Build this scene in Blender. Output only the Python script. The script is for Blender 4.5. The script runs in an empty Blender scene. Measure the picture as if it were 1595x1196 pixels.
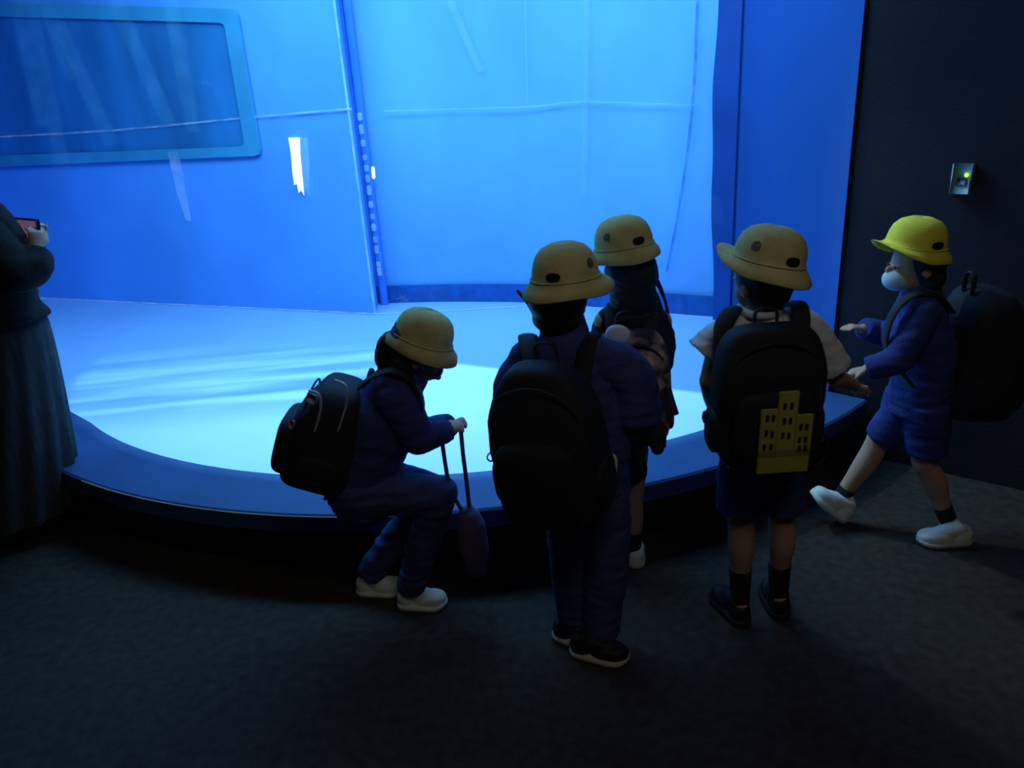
import bpy, bmesh, math, random
from mathutils import Vector, Matrix, noise
random.seed(4)
S = bpy.context.scene
COL = S.collection
S.view_settings.view_transform = 'Standard'
S.view_settings.look = 'None'

# ------------------------------------------------------------------ camera
F, CX, CY, HC = 1150.0, 797.5, 598.0, 1.55
PT, RL = math.radians(20.5), math.radians(3.8)
def ray(u, v):
    x = (u-CX)/F; y = -(v-CY)/F
    c, s = math.cos(RL), math.sin(RL)
    xr = x*c+y*s; yu = -x*s+y*c
    return Vector((xr, math.cos(PT)+yu*math.sin(PT), -math.sin(PT)+yu*math.cos(PT)))
O = Vector((0, 0, HC))
def at(u, v, Y):
    d = ray(u, v); return O+d*(Y/d.y)
def atz(u, v, z=0.0):
    d = ray(u, v); return O+d*((z-HC)/d.z)
def onplane(u, v, p0, n):
    d = ray(u, v); return O+d*((p0-O).dot(n)/d.dot(n))
cam = bpy.data.cameras.new('camera'); co = bpy.data.objects.new('camera', cam); COL.objects.link(co)
cam.sensor_width = 36; cam.lens = F*36/1595; cam.clip_start = .02
co.matrix_world = Matrix.Translation(O) @ Matrix.Rotation(math.pi/2-PT, 4, 'X') @ Matrix.Rotation(-RL, 4, 'Z')
S.camera = co
cam.dof.use_dof = True; cam.dof.focus_distance = 4.2; cam.dof.aperture_fstop = 5.0

# ------------------------------------------------------------------ materials
def mat(name, col, rough=.8, var=.25, scale=12, bump=.15, bscale=60, metal=0, spec=.3, emit=None, es=0, stretch=None):
    m = bpy.data.materials.new(name); m.use_nodes = True
    nt = m.node_tree; b = nt.nodes['Principled BSDF']
    tc = nt.nodes.new('ShaderNodeTexCoord')
    vec = tc.outputs['Object']
    if stretch:
        mp = nt.nodes.new('ShaderNodeMapping'); mp.inputs['Scale'].default_value = stretch
        nt.links.new(vec, mp.inputs['Vector']); vec = mp.outputs['Vector']
    n = nt.nodes.new('ShaderNodeTexNoise'); n.inputs['Scale'].default_value = scale; n.inputs['Detail'].default_value = 4
    nt.links.new(vec, n.inputs['Vector'])
    r = nt.nodes.new('ShaderNodeValToRGB')
    r.color_ramp.elements[0].position = .3; r.color_ramp.elements[1].position = .7
    r.color_ramp.elements[0].color = (*[c*(1-var) for c in col], 1)
    r.color_ramp.elements[1].color = (*[min(1, c*(1+var)) for c in col], 1)
    nt.links.new(n.outputs['Fac'], r.inputs['Fac']); nt.links.new(r.outputs['Color'], b.inputs['Base Color'])
    if bump:
        n2 = nt.nodes.new('ShaderNodeTexNoise'); n2.inputs['Scale'].default_value = bscale; n2.inputs['Detail'].default_value = 5
        nt.links.new(vec, n2.inputs['Vector'])
        bp = nt.nodes.new('ShaderNodeBump'); bp.inputs['Strength'].default_value = bump; bp.inputs['Distance'].default_value = .01
        nt.links.new(n2.outputs['Fac'], bp.inputs['Height']); nt.links.new(bp.outputs['Normal'], b.inputs['Normal'])
    b.inputs['Roughness'].default_value = rough; b.inputs['Metallic'].default_value = metal
    b.inputs['Specular IOR Level'].default_value = spec
    if emit:
        b.inputs['Emission Color'].default_value = (*emit, 1); b.inputs['Emission Strength'].default_value = es
    return m
def clearmat(name, tint, fac, rough=.03):
    m = bpy.data.materials.new(name); m.use_nodes = True; nt = m.node_tree
    nt.nodes.clear(); o = nt.nodes.new('ShaderNodeOutputMaterial'); mx = nt.nodes.new('ShaderNodeMixShader')
    t = nt.nodes.new('ShaderNodeBsdfTransparent'); t.inputs['Color'].default_value = (*tint, 1)
    g = nt.nodes.new('ShaderNodeBsdfGlossy'); g.inputs['Roughness'].default_value = rough
    mx.inputs[0].default_value = fac
    nt.links.new(t.outputs[0], mx.inputs[1]); nt.links.new(g.outputs[0], mx.inputs[2]); nt.links.new(mx.outputs[0], o.inputs[0])
    return m
def hazemat(name, col, alpha, emit=0.0):
    m = bpy.data.materials.new(name); m.use_nodes = True; nt = m.node_tree
    nt.nodes.clear(); o = nt.nodes.new('ShaderNodeOutputMaterial'); mx = nt.nodes.new('ShaderNodeMixShader')
    t = nt.nodes.new('ShaderNodeBsdfTransparent'); g = nt.nodes.new('ShaderNodeBsdfPrincipled')
    g.inputs['Base Color'].default_value = (*col, 1); g.inputs['Roughness'].default_value = .6
    g.inputs['Emission Color'].default_value = (*col, 1); g.inputs['Emission Strength'].default_value = emit
    n = nt.nodes.new('ShaderNodeTexNoise'); n.inputs['Scale'].default_value = 9; n.inputs['Detail'].default_value = 6
    tc = nt.nodes.new('ShaderNodeTexCoord'); nt.links.new(tc.outputs['Object'], n.inputs['Vector'])
    mr = nt.nodes.new('ShaderNodeMapRange'); mr.inputs[1].default_value = .35; mr.inputs[2].default_value = .65
    mr.inputs[3].default_value = alpha*.45; mr.inputs[4].default_value = min(1, alpha*1.3)
    nt.links.new(n.outputs['Fac'], mr.inputs[0]); nt.links.new(mr.outputs[0], mx.inputs[0])
    nt.links.new(t.outputs[0], mx.inputs[1]); nt.links.new(g.outputs[0], mx.inputs[2]); nt.links.new(mx.outputs[0], o.inputs[0])
    return m
M = dict(
    floor=mat('dark_carpet', (.047, .038, .031), .9, .35, 30, .6, 260),
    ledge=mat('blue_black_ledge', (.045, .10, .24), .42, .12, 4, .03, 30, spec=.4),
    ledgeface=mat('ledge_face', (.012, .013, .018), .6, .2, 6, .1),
    lip_highlight=mat('painted_lip_highlight', (.55, .42, .32), .3, .2, 8, .05, spec=.6),
    dark=mat('dark_wall', (.020, .022, .034), .8, .18, 3, .15, 90),
    black=mat('black_wall', (.01, .012, .02), .9, .2, 3, .1),
    tankfloor=mat('tank_floor', (.42, .62, .88), .8, .04, 2, 0),
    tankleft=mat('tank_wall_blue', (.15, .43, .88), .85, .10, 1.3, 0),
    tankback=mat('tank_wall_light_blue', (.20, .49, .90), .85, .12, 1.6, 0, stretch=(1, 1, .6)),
    tankright=mat('tank_wall_shaded_blue', (.012, .075, .27), .85, .10, 1.2, 0),  # right wall's shade from grazing light is put into this darker blue
    band=mat('blue_skirting', (.02, .12, .40), .8, .2, 14, 0),
    notch=mat('notched_strip', (.08, .30, .78), .8, .12, 5, 0),
    teal=mat('teal_frame', (.07, .36, .52), .7, .12, 4, 0),
    darkpane=mat('dark_opposite_pane', (.04, .22, .44), .35, .25, 1.2, 0, stretch=(2.5, 2.5, .8)),
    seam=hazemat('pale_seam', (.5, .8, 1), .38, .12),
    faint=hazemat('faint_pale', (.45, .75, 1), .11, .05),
    shaft=hazemat('painted_light_shaft', (.3, .75, .85), .035, .02),
    darkline=hazemat('dark_line', (.05, .2, .7), .3),
    wave=mat('rippled_edge', (.010, .06, .27), .6, .15, 3, 0),
    glow=mat('painted_reflection', (1, .95, .8), .5, .1, 20, 0, emit=(1, .93, .78), es=.85),
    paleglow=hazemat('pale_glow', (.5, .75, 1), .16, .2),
    navy=mat('navy_cloth', (.035, .055, .20), .9, .25, 18, .35, 220),
    navy2=mat('navy_trousers', (.045, .065, .21), .9, .25, 18, .35, 240),
    blue=mat('blue_jacket', (.024, .045, .20), .85, .2, 14, .3, 200),
    blackcloth=mat('black_nylon', (.011, .013, .018), .7, .3, 20, .35, 300, spec=.35),
    vest=mat('dark_vest', (.02, .02, .03), .9, .3, 20, .3, 200),
    hat=mat('dim_yellow_hat', (.56, .52, .24), .9, .12, 18, .3, 320),  # yellow school hat with dim light put into the colour
    hatlit=mat('lit_yellow_hat', (.86, .78, .08), .9, .1, 18, .3, 320),  # same hat with strong light put into the colour
    hatbadge=mat('hat_emblem', (.13, .12, .08), .9, .3, 90, 0),
    hatdark=mat('hat_opening', (.008, .007, .008), .9, .2, 20, 0),
    skin=mat('skin', (.55, .32, .22), .6, .08, 10, .05, 120),
    hair=mat('black_hair', (.012, .011, .014), .45, .4, 40, .5, 90, stretch=(8, 8, 1), spec=.5),
    white=mat('white_cloth', (.62, .66, .72), .9, .08, 10, .25, 200),
    shoe=mat('white_shoe', (.74, .80, .74), .7, .08, 14, .15, 120),
    shoeblack=mat('black_shoe', (.012, .012, .014), .6, .2, 14, .2, 120),
    sole=mat('pale_sole', (.5, .48, .42), .8, .1, 20, .1),
    sock=mat('black_sock', (.012, .013, .016), .95, .2, 30, .4, 300),
    reflect=mat('grey_piping', (.42, .47, .55), .5, .1, 30, 0),
    pink=mat('pink_badge', (.6, .18, .25), .7, .1, 20, 0),
    yellowprint=mat('yellow_print', (.40, .37, .08), .8, .12, 20, .1),
    bottle=mat('mauve_bottle_cover', (.20, .13, .24), .6, .15, 20, .2, 150),
    bottlegrey=mat('dark_case', (.035, .03, .045), .6, .15, 20, .1),
    strap=mat('blue_grey_strap', (.06, .10, .24), .7, .1, 30, .1),
    mask=mat('pale_mask', (.45, .60, .72), .9, .06, 20, .1),
    skirt=mat('grey_green_skirt', (.045, .055, .06), .95, .3, 14, .3, 120, stretch=(6, 6, .6)),
    coat=mat('black_coat', (.012, .013, .017), .95, .3, 20, .4, 150),
    plastic=mat('pale_plastic', (.30, .38, .46), .4, .05, 20, 0),
    plasticdark=mat('grey_slot', (.10, .13, .2), .5, .05, 20, 0),
    led=mat('green_led', (.3, 1, .05), .4, 0, 20, 0, emit=(.35, 1, .04), es=2.2),
    screen=mat('phone_screen', (.3, .16, .28), .3, .1, 60, 0, emit=(.45, .22, .42), es=.22),
    phone=mat('phone_case', (.02, .02, .03), .4, .1, 20, 0),
    eye=mat('eye_dark', (.02, .015, .012), .2, .1, 20, 0),
    pane=clearmat('clear_acrylic', (.97, .985, 1), .015),
)
# floral print for one backpack
def floral():
    m = bpy.data.materials.new('floral_print'); m.use_nodes = True; nt = m.node_tree; b = nt.nodes['Principled BSDF']
    tc = nt.nodes.new('ShaderNodeTexCoord'); v = nt.nodes.new('ShaderNodeTexVoronoi'); v.inputs['Scale'].default_value = 17
    n = nt.nodes.new('ShaderNodeTexNoise'); n.inputs['Scale'].default_value = 14
    mixv = nt.nodes.new('ShaderNodeMixRGB'); mixv.inputs[0].default_value = .12
    nt.links.new(tc.outputs['Object'], mixv.inputs[1]); nt.links.new(n.outputs['Color'], mixv.inputs[2])
    nt.links.new(tc.outputs['Object'], n.inputs['Vector']); nt.links.new(mixv.outputs[0], v.inputs['Vector'])
    r = nt.nodes.new('ShaderNodeValToRGB'); r.color_ramp.interpolation = 'EASE'
    e = r.color_ramp.elements; e[0].position = .1; e[0].color = (.62, .38, .32, 1); e[1].position = .55; e[1].color = (.028, .028, .032, 1)
    x = e.new(.3); x.color = (.26, .19, .16, 1)
    nt.links.new(v.outputs['Distance'], r.inputs['Fac']); nt.links.new(r.outputs['Color'], b.inputs['Base Color'])
    b.inputs['Roughness'].default_value = .9
    return m
M['floral'] = floral()

# ------------------------------------------------------------------ mesh helpers
def link(name, bm, m, parent=None, smooth=True, props=None):
    bmesh.ops.recalc_face_normals(bm, faces=bm.faces)
    me = bpy.data.meshes.new(name); bm.to_mesh(me); bm.free()
    if smooth: me.polygons.foreach_set('use_smooth', [True]*len(me.polygons))
    o = bpy.data.objects.new(name, me); COL.objects.link(o)
    me.materials.append(m)
    if parent: o.parent = parent
    for k, v in (props or {}).items(): o[k] = v
    return o
def tag(o, label, cat, group=None):
    o['label'] = label; o['category'] = cat
    if group: o['group'] = group
    return o
def struct(o): o['kind'] = 'structure'; return o

def catmull(pts, rad, sub):
    if sub <= 1 or len(pts) < 3: return pts, rad
    P, Rr = [], []
    n = len(pts)
    for i in range(n-1):
        p0 = pts[max(i-1, 0)]; p1 = pts[i]; p2 = pts[i+1]; p3 = pts[min(i+2, n-1)]
        for k in range(sub):
            t = k/sub
            P.append(.5*((2*p1)+(p2-p0)*t+(2*p0-5*p1+4*p2-p3)*t*t+(3*p1-p0-3*p2+p3)*t**3))
            s = t*t*(3-2*t); Rr.append(rad[i]*(1-s)+rad[i+1]*s)
    P.append(pts[-1]); Rr.append(rad[-1])
    return P, Rr
def tube(bm, pts, rad, flat=1.0, side=None, seg=16, caps='round', sub=4):
    """tapered tube; side = direction of the wide axis (radius rad), the other axis is rad*flat"""
    pts = [Vector(p) for p in pts]
    if not isinstance(rad, (list, tuple)): rad = [rad]*len(pts)
    flats = flat if isinstance(flat, (list, tuple)) else None
    P, Rr = catmull(pts, rad, sub)
    if flats:
        _, Fl = catmull(pts, list(flats), sub)
    else: Fl = [flat]*len(P)
    n = len(P)
    c2 = caps if isinstance(caps, tuple) else (caps, caps)
    rings = []
    T = [(P[min(i+1, n-1)]-P[max(i-1, 0)]).normalized() for i in range(n)]
    ref = Vector(side) if side is not None else (Vector((1, 0, 0)) if abs(T[0].x) < .8 else Vector((0, 1, 0)))
    def ringat(p, t, r, f):
        nonlocal ref
        a = (ref-t*ref.dot(t))
        if a.length < 1e-4: a = t.orthogonal()
        a.normalize(); ref = a if side is None else ref
        b = t.cross(a)
        return [bm.verts.new(p+a*(math.cos(2*math.pi*k/seg)*r)+b*(math.sin(2*math.pi*k/seg)*r*f)) for k in range(seg)]
    if c2[0] == 'round':
        for q in (80, 55, 30):
            q = math.radians(q); rings.append(ringat(P[0]-T[0]*(math.sin(q)*Rr[0]*min(1, Fl[0])), T[0], Rr[0]*math.cos(q), Fl[0]))
    for i in range(n): rings.append(ringat(P[i], T[i], Rr[i], Fl[i]))
    if c2[1] == 'round':
        for q in (30, 55, 80):
            q = math.radians(q); rings.append(ringat(P[-1]+T[-1]*(math.sin(q)*Rr[-1]*min(1, Fl[-1])), T[-1], Rr[-1]*math.cos(q), Fl[-1]))
    for a, b in zip(rings, rings[1:]):
        for k in range(seg): bm.faces.new((a[k], a[(k+1) % seg], b[(k+1) % seg], b[k]))
    bm.faces.new(rings[0][::-1]); bm.faces.new(rings[-1])
def frame(origin, up, back):
    """matrix: local Z = up, local -Y ... local Y = back (outward), X = side"""
    z = Vector(up).normalized(); y = Vector(back); y = (y-z*y.dot(z)).normalized(); x = y.cross(z)
    m = Matrix.Identity(4)
    for i in range(3): m[i][0] = x[i]; m[i][1] = y[i]; m[i][2] = z[i]; m[i][3] = origin[i]
    return m
def spow(v, e): return math.copysign(abs(v)**e, v)
def ell(bm, mtx, c, r, e1=1.0, e2=1.0, nu=28, nv=18, fn=None):
    """superellipsoid in local frame mtx, centre c, radii r; e<1 is boxier"""
    c = Vector(c); rows = []
    def P(a, b):
        p = Vector((r[0]*spow(math.cos(a), e1)*spow(math.cos(b), e2), r[1]*spow(math.cos(a), e1)*spow(math.sin(b), e2), r[2]*spow(math.sin(a), e1)))
        if fn: p = fn(p)
        return mtx @ (p+c)
    for i in range(1, nv):
        a = -math.pi/2+math.pi*i/nv
        rows.append([bm.verts.new(P(a, 2*math.pi*k/nu)) for k in range(nu)])
    b0 = bm.verts.new(P(-math.pi/2, 0)); b1 = bm.verts.new(P(math.pi/2, 0))
    for x, y in zip(rows, rows[1:]):
        for k in range(nu): bm.faces.new((x[k], x[(k+1) % nu], y[(k+1) % nu], y[k]))
    for k in range(nu):
        bm.faces.new((rows[0][(k+1) % nu], rows[0][k], b0)); bm.faces.new((rows[-1][k], rows[-1][(k+1) % nu], b1))
I4 = Matrix.Identity(4)
def blob(name, bm, m, parent=None, voxel=.006, smooth=5, wrinkle=0, wscale=14, props=None):
    """unite overlapping closed pieces into ONE continuous skin"""
    bmesh.ops.recalc_face_normals(bm, faces=bm.faces)
    me = bpy.data.meshes.new('tmp'); bm.to_mesh(me); bm.free()
    t = bpy.data.objects.new('tmp', me); COL.objects.link(t)
    r = t.modifiers.new('r', 'REMESH'); r.mode = 'VOXEL'; r.voxel_size = voxel
    if smooth:
        s = t.modifiers.new('s', 'SMOOTH'); s.factor = .5; s.iterations = smooth
    dg = bpy.context.evaluated_depsgraph_get(); dg.update()
    nm = bpy.data.meshes.new_from_object(t.evaluated_get(dg)); nm.name = name
    bpy.data.objects.remove(t); bpy.data.meshes.remove(me)
    if wrinkle:
        nrm = [v.normal.copy() for v in nm.vertices]
        for v, n in zip(nm.vertices, nrm):
            p = v.co
            w = noise.noise(Vector((p.x*wscale, p.y*wscale, p.z*wscale*1.7)))
            w2 = 1-abs(noise.noise(Vector((p.x*wscale*.8+5, p.y*wscale*.8, p.z*wscale*2.6))))*2.2
            v.co = p+n*wrinkle*(w*.6+w2*.6)
    nm.polygons.foreach_set('use_smooth', [True]*len(nm.polygons))
    nm.materials.clear(); nm.materials.append(m)
    o = bpy.data.objects.new(name, nm); COL.objects.link(o)
    if parent: o.parent = parent
    for k, v in (props or {}).items(): o[k] = v
    return o
def wallpoly(name, path, z0, z1, m, closed=False, thick=0, parent=None):
    bm = bmesh.new()
    lo = [bm.verts.new((p[0], p[1], z0)) for p in path]; hi = [bm.verts.new((p[0], p[1], z1)) for p in path]
    n = len(path)
    for i in range(n if closed else n-1):
        j = (i+1) % n; bm.faces.new((lo[i], lo[j], hi[j], hi[i]))
    if thick:
        bmesh.ops.recalc_face_normals(bm, faces=bm.faces)
        bmesh.ops.solidify(bm, geom=bm.faces[:], thickness=thick)
    return link(name, bm, m, parent, smooth=False)
def box(bm, mtx, c, h, bev=0):
    g = bmesh.ops.create_cube(bm, size=1)
    vs = g['verts']
    for v in vs: v.co = mtx @ (Vector((v.co.x*2*h[0], v.co.y*2*h[1], v.co.z*2*h[2]))+Vector(c))
    if bev: bmesh.ops.bevel(bm, geom=list({e for v in vs for e in v.link_edges}), offset=bev, segments=3, affect='EDGES', profile=.5)

# ------------------------------------------------------------------ room
TC = Vector((-.27, 4.80, 0)); R_OUT, R_IN, R_BASE = 2.60, 2.37, 2.50
A0, A1 = 180.0, 313.5      # arc in degrees round the tank centre
ZL = .28; ZF = .20; ZT = 3.2
AK = 222.0
def rim(r, a):
    """point of the rim: a circle, running off nearly straight past AK degrees"""
    b = math.radians(max(a, AK)); p = Vector((TC.x+r*math.cos(b), TC.y+r*math.sin(b)))
    if a < AK: p += Vector((-.74, .67))*((AK-a)/42*1.75)
    return (p.x, p.y)
def arc(r, a0=A0, a1=A1, n=72): return [rim(r, a0+(a1-a0)*i/n) for i in range(n+1)]
bm = bmesh.new()
vs = [bm.verts.new(p) for p in ((-6, -3.5, 0), (5, -3.5, 0), (5, 7.5, 0), (-6, 7.5, 0))]; bm.faces.new(vs)
struct(link('floor', bm, M['floor'], smooth=False))
# ledge: one rounded curb following the arc (base, overhanging slab with its top)
bm = bmesh.new()
prof = [(R_BASE, 0.001), (R_BASE, ZL-.075), (R_OUT-.006, ZL-.075), (R_OUT, ZL-.069), (R_OUT, ZL-.008), (R_OUT-.008, ZL), (R_IN-.05, ZL), (R_IN-.05, 0.001)]
N = 96
rows = []
for i in range(N+1):
    a = A0+(A1-A0)*i/N; rows.append([bm.verts.new((*rim(r, a), z)) for r, z in prof])
for x, y in zip(rows, rows[1:]):
    for k in range(len(prof)-1): bm.faces.new((x[k], x[k+1], y[k+1], y[k]))
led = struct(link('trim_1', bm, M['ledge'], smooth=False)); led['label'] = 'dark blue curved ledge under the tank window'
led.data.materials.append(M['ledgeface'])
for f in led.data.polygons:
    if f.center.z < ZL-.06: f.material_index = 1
bm = bmesh.new()
tube(bm, [Vector((x, y, ZL-.006)) for x, y in arc(R_OUT+.002, 236, 262, 40)], .003, seg=8, sub=1)
struct(link('trim_2', bm, M['lip_highlight']))  # thin pale thread painted in for a specular highlight on the ledge edge
# acrylic pane
o = wallpoly('window_1', arc(R_IN), ZL+.002, ZT, M['pane'], thick=.03); struct(o); o.data.polygons.foreach_set('use_smooth', [True]*len(o.data.polygons)); o.data.set_sharp_from_angle(angle=.6)

# tank interior
CORN = Vector((-.96, 5.24, 0)); LW = Vector((-4.22, 6.62, 0)); ld = (LW-CORN).normalized(); ln = Vector((-ld.y, ld.x, 0))
if ln.y > 0: ln = -ln
bm = bmesh.new()
fl = [(p[0], p[1]) for p in arc(R_IN+.01, 180, 316, 60)]+[(1.46, 4.7), (.6, 5.5), (-1.6, 6.2), (-5.4, 7.4)]
bm.faces.new([bm.verts.new((x, y, ZF)) for x, y in fl]); struct(link('trim_3', bm, M['tankfloor'], smooth=False))
LE = CORN+ld*4.6
struct(wallpoly('wall_tank_left', [(LE.x, LE.y), (CORN.x, CORN.y)], ZF, ZT, M['tankleft']))
BK = [(CORN.x, CORN.y), (-.99, 5.60), (-.55, 5.53), (-.2, 5.44), (.19, 5.31), (.65, 5.06), (1.11, 4.77), (1.40, 4.60)]
def spline2(pts, sub=6):
    P, _ = catmull([Vector((a, b, 0)) for a, b in pts], [1]*len(pts), sub); return [(p.x, p.y) for p in P]
BKs = BK[:1]+spline2(BK[1:])
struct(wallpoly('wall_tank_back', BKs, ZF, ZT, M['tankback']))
struct(wallpoly('baseboard_tank_back', [(x-.01, y-.02) for x, y in BKs[1:]], ZF, ZF+.135, M['band'], thick=.004))
RE = Vector((1.405, 3.04, 0))
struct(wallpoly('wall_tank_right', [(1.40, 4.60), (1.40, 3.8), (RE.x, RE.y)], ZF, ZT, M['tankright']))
struct(wallpoly('wall_tank_side', [rim(R_IN, A0), (LE.x, LE.y)], ZF, ZT, M['tankleft']))
struct(wallpoly('wall_left', [rim(R_IN, A0), rim(R_OUT+.02, A0), (-3.9, 3.6), (-3.9, -3.4)], 0, ZT, M['black'], thick=.02))
bm = bmesh.new(); bm.faces.new([bm.verts.new(p) for p in ((-6, -3.5, ZT), (5, -3.5, ZT), (5, 7.5, ZT), (-6, 7.5, ZT))])
struct(link('ceiling', bm, M['black'], smooth=False))
# dark wall at the right
WD = (Vector((2.0, 2.55, 0))-Vector((1.42, 3.04, 0))).normalized()
W0 = Vector((1.412, 3.05, 0)); W1 = W0+WD*3.2
struct(wallpoly('wall_right', [(W0.x+.5, W0.y+1.2), (W0.x, W0.y), (W1.x, W1.y), (W1.x, -3.4)], 0, ZT, M['dark'], thick=-.02))
struct(wallpoly('wall_back', [(-3.9, -3.4), (W1.x, -3.4)], 0, ZT, M['black'], thick=.02))

# rippled dark strip at the far right corner of the tank
bm = bmesh.new(); prev = None
cp = Vector((1.37, 4.56, 0)); Yc = cp.y
for i in range(61):
    z = ZF+(2.6-ZF)*i/60
    w = .085+.035*math.sin((z-.55)*math.pi/1.9)+.006*math.sin(z*9)
    a = bm.verts.new((cp.x-w*.85, cp.y-.02, z)); b = bm.verts.new((cp.x+.012, cp.y-.12, z)); c = bm.verts.new((cp.x-w*.35, cp.y-.08, z))
    if prev: bm.faces.new((prev[0], prev[1], c, a)); bm.faces.new((prev[1], prev[2], b, c))
    prev = (a, c, b)
struct(link('trim_4', bm, M['wave']))
# pale seams: three-dimensional strips standing just off the tank walls
tn = [5]
def strip(pts, w, m, off=.012):
    bm = bmesh.new(); tube(bm, pts, w, seg=6, sub=1 if len(pts) < 3 else 3, flat=.5)
    o = struct(link('trim_%d' % tn[0], bm, m)); tn[0] += 1; return o
lp = CORN+ln*.012
def onL(u, v): return onplane(u, v, lp, ln)
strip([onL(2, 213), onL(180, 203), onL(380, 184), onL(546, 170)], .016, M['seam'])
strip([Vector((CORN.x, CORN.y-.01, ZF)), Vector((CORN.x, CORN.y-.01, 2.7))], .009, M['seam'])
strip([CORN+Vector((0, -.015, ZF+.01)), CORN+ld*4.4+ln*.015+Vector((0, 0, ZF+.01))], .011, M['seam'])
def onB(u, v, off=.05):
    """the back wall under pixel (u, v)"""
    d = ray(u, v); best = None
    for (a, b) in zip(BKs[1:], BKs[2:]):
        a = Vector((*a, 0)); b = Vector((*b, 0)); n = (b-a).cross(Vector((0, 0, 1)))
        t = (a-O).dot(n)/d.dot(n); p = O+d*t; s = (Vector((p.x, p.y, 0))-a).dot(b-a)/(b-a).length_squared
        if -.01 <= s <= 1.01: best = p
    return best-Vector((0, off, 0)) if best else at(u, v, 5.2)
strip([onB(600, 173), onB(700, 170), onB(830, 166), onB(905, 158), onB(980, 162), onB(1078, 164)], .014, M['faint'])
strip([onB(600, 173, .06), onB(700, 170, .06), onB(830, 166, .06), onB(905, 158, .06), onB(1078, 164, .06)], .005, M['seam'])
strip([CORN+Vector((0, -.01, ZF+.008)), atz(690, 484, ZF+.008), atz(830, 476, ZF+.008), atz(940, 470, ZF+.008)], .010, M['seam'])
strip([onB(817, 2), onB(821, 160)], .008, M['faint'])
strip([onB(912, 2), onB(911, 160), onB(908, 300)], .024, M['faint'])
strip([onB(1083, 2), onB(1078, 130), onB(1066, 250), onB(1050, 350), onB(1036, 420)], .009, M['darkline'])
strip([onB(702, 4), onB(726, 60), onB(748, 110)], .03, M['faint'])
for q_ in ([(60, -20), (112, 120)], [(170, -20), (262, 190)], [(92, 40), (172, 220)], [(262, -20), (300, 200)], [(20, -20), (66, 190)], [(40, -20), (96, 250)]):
    strip([onplane(u, v, CORN+ln*.25, ln) for u, v in q_], .06, M['shaft'])  # these trim strips are faint haze painted in for light shafts
# notched strip beside the corner
nx = (-.93, 5.52)
strip([Vector((nx[0], nx[1], ZF)), Vector((nx[0], nx[1], 2.6))], .032, M['notch'])
random.seed(2)
for k in range(14):
    z = .42+k*.085+random.random()*.02
    strip([Vector((nx[0]-.004, nx[1]-.03, z)), Vector((nx[0]-.004, nx[1]-.03, z+.02+random.random()*.03))], .018, M['seam'])

# opposite viewing window in the left wall
def Lq(pts, off):
    return [onplane(u, v, CORN+ln*off, ln) for u, v in pts]
def prism(bm, outer, inner, off, dep):
    A = [Lq(outer, off), Lq(inner, off)] if inner else [Lq(outer, off)]
    n = len(outer); f = []
    if inner:
        a, b = [[bm.verts.new(p) for p in q_] for q_ in A]
        for k in range(n): f.append(bm.faces.new((a[k], a[(k+1) % n], b[(k+1) % n], b[k])))
    else: f.append(bm.faces.new([bm.verts.new(p) for p in A[0]]))
    bmesh.ops.recalc_face_normals(bm, faces=f)
    bmesh.ops.solidify(bm, geom=f, thickness=dep)
def rr(q_, c):
    out = []; n = len(q_)
    for i_ in range(n):
        p = Vector(q_[i_]); a = Vector(q_[i_-1]); b = Vector(q_[(i_+1) % n])
        for t in (0, .5, 1):
            e0 = p+(a-p).normalized()*c; e1 = p+(b-p).normalized()*c
            out.append(tuple(e0*(1-t)**2+p*2*t*(1-t)+e1*t*t))
    return out
bm = bmesh.new(); prism(bm, rr([(-90, 2), (370, 14), (409, 242), (-60, 262)], 10), rr([(-70, 24), (352, 36), (384, 228), (-45, 244)], 8), .015, .02)
wf = struct(link('window_2', bm, M['teal'], smooth=False))
bm = bmesh.new(); prism(bm, rr([(-80, 14), (361, 24), (396, 236), (-52, 252)], 8), None, .006, .004)
link('pane', bm, M['darkpane'], wf, smooth=False)

# emissive ribbons on the left tank wall, painted in for pane reflections
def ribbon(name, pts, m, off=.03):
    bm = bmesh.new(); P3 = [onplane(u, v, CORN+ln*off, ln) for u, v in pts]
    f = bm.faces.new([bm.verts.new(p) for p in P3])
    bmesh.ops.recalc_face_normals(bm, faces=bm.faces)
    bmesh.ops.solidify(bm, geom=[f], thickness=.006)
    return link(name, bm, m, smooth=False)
o = ribbon('reflection_slit', [(450, 214), (467, 214), (468, 240), (470, 262), (474, 304), (470, 296), (466, 300), (463, 286), (459, 288), (456, 266), (454, 240)], M['glow'])
tag(o, 'brightest white ragged slit of painted reflection on the blue tank wall', 'light')
for pts, lb in (([(474, 214), (479, 214), (483, 260), (481, 285), (477, 262)], 'thin faint streak of painted reflection right beside the bright white slit'),
                ([(262, 236), (278, 236), (288, 290), (298, 345), (290, 342), (276, 300)], 'wide faint bluish painted reflection hanging below the teal framed pane')):
    tag(ribbon('reflection_streak', pts, M['paleglow']), lb, 'light', 'faint painted reflections on the tank wall')
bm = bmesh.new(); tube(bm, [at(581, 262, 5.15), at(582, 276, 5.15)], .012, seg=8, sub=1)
tag(link('reflection_streak', bm, M['glow']), 'tiny bright painted reflection on the notched tank corner', 'light')
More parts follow.
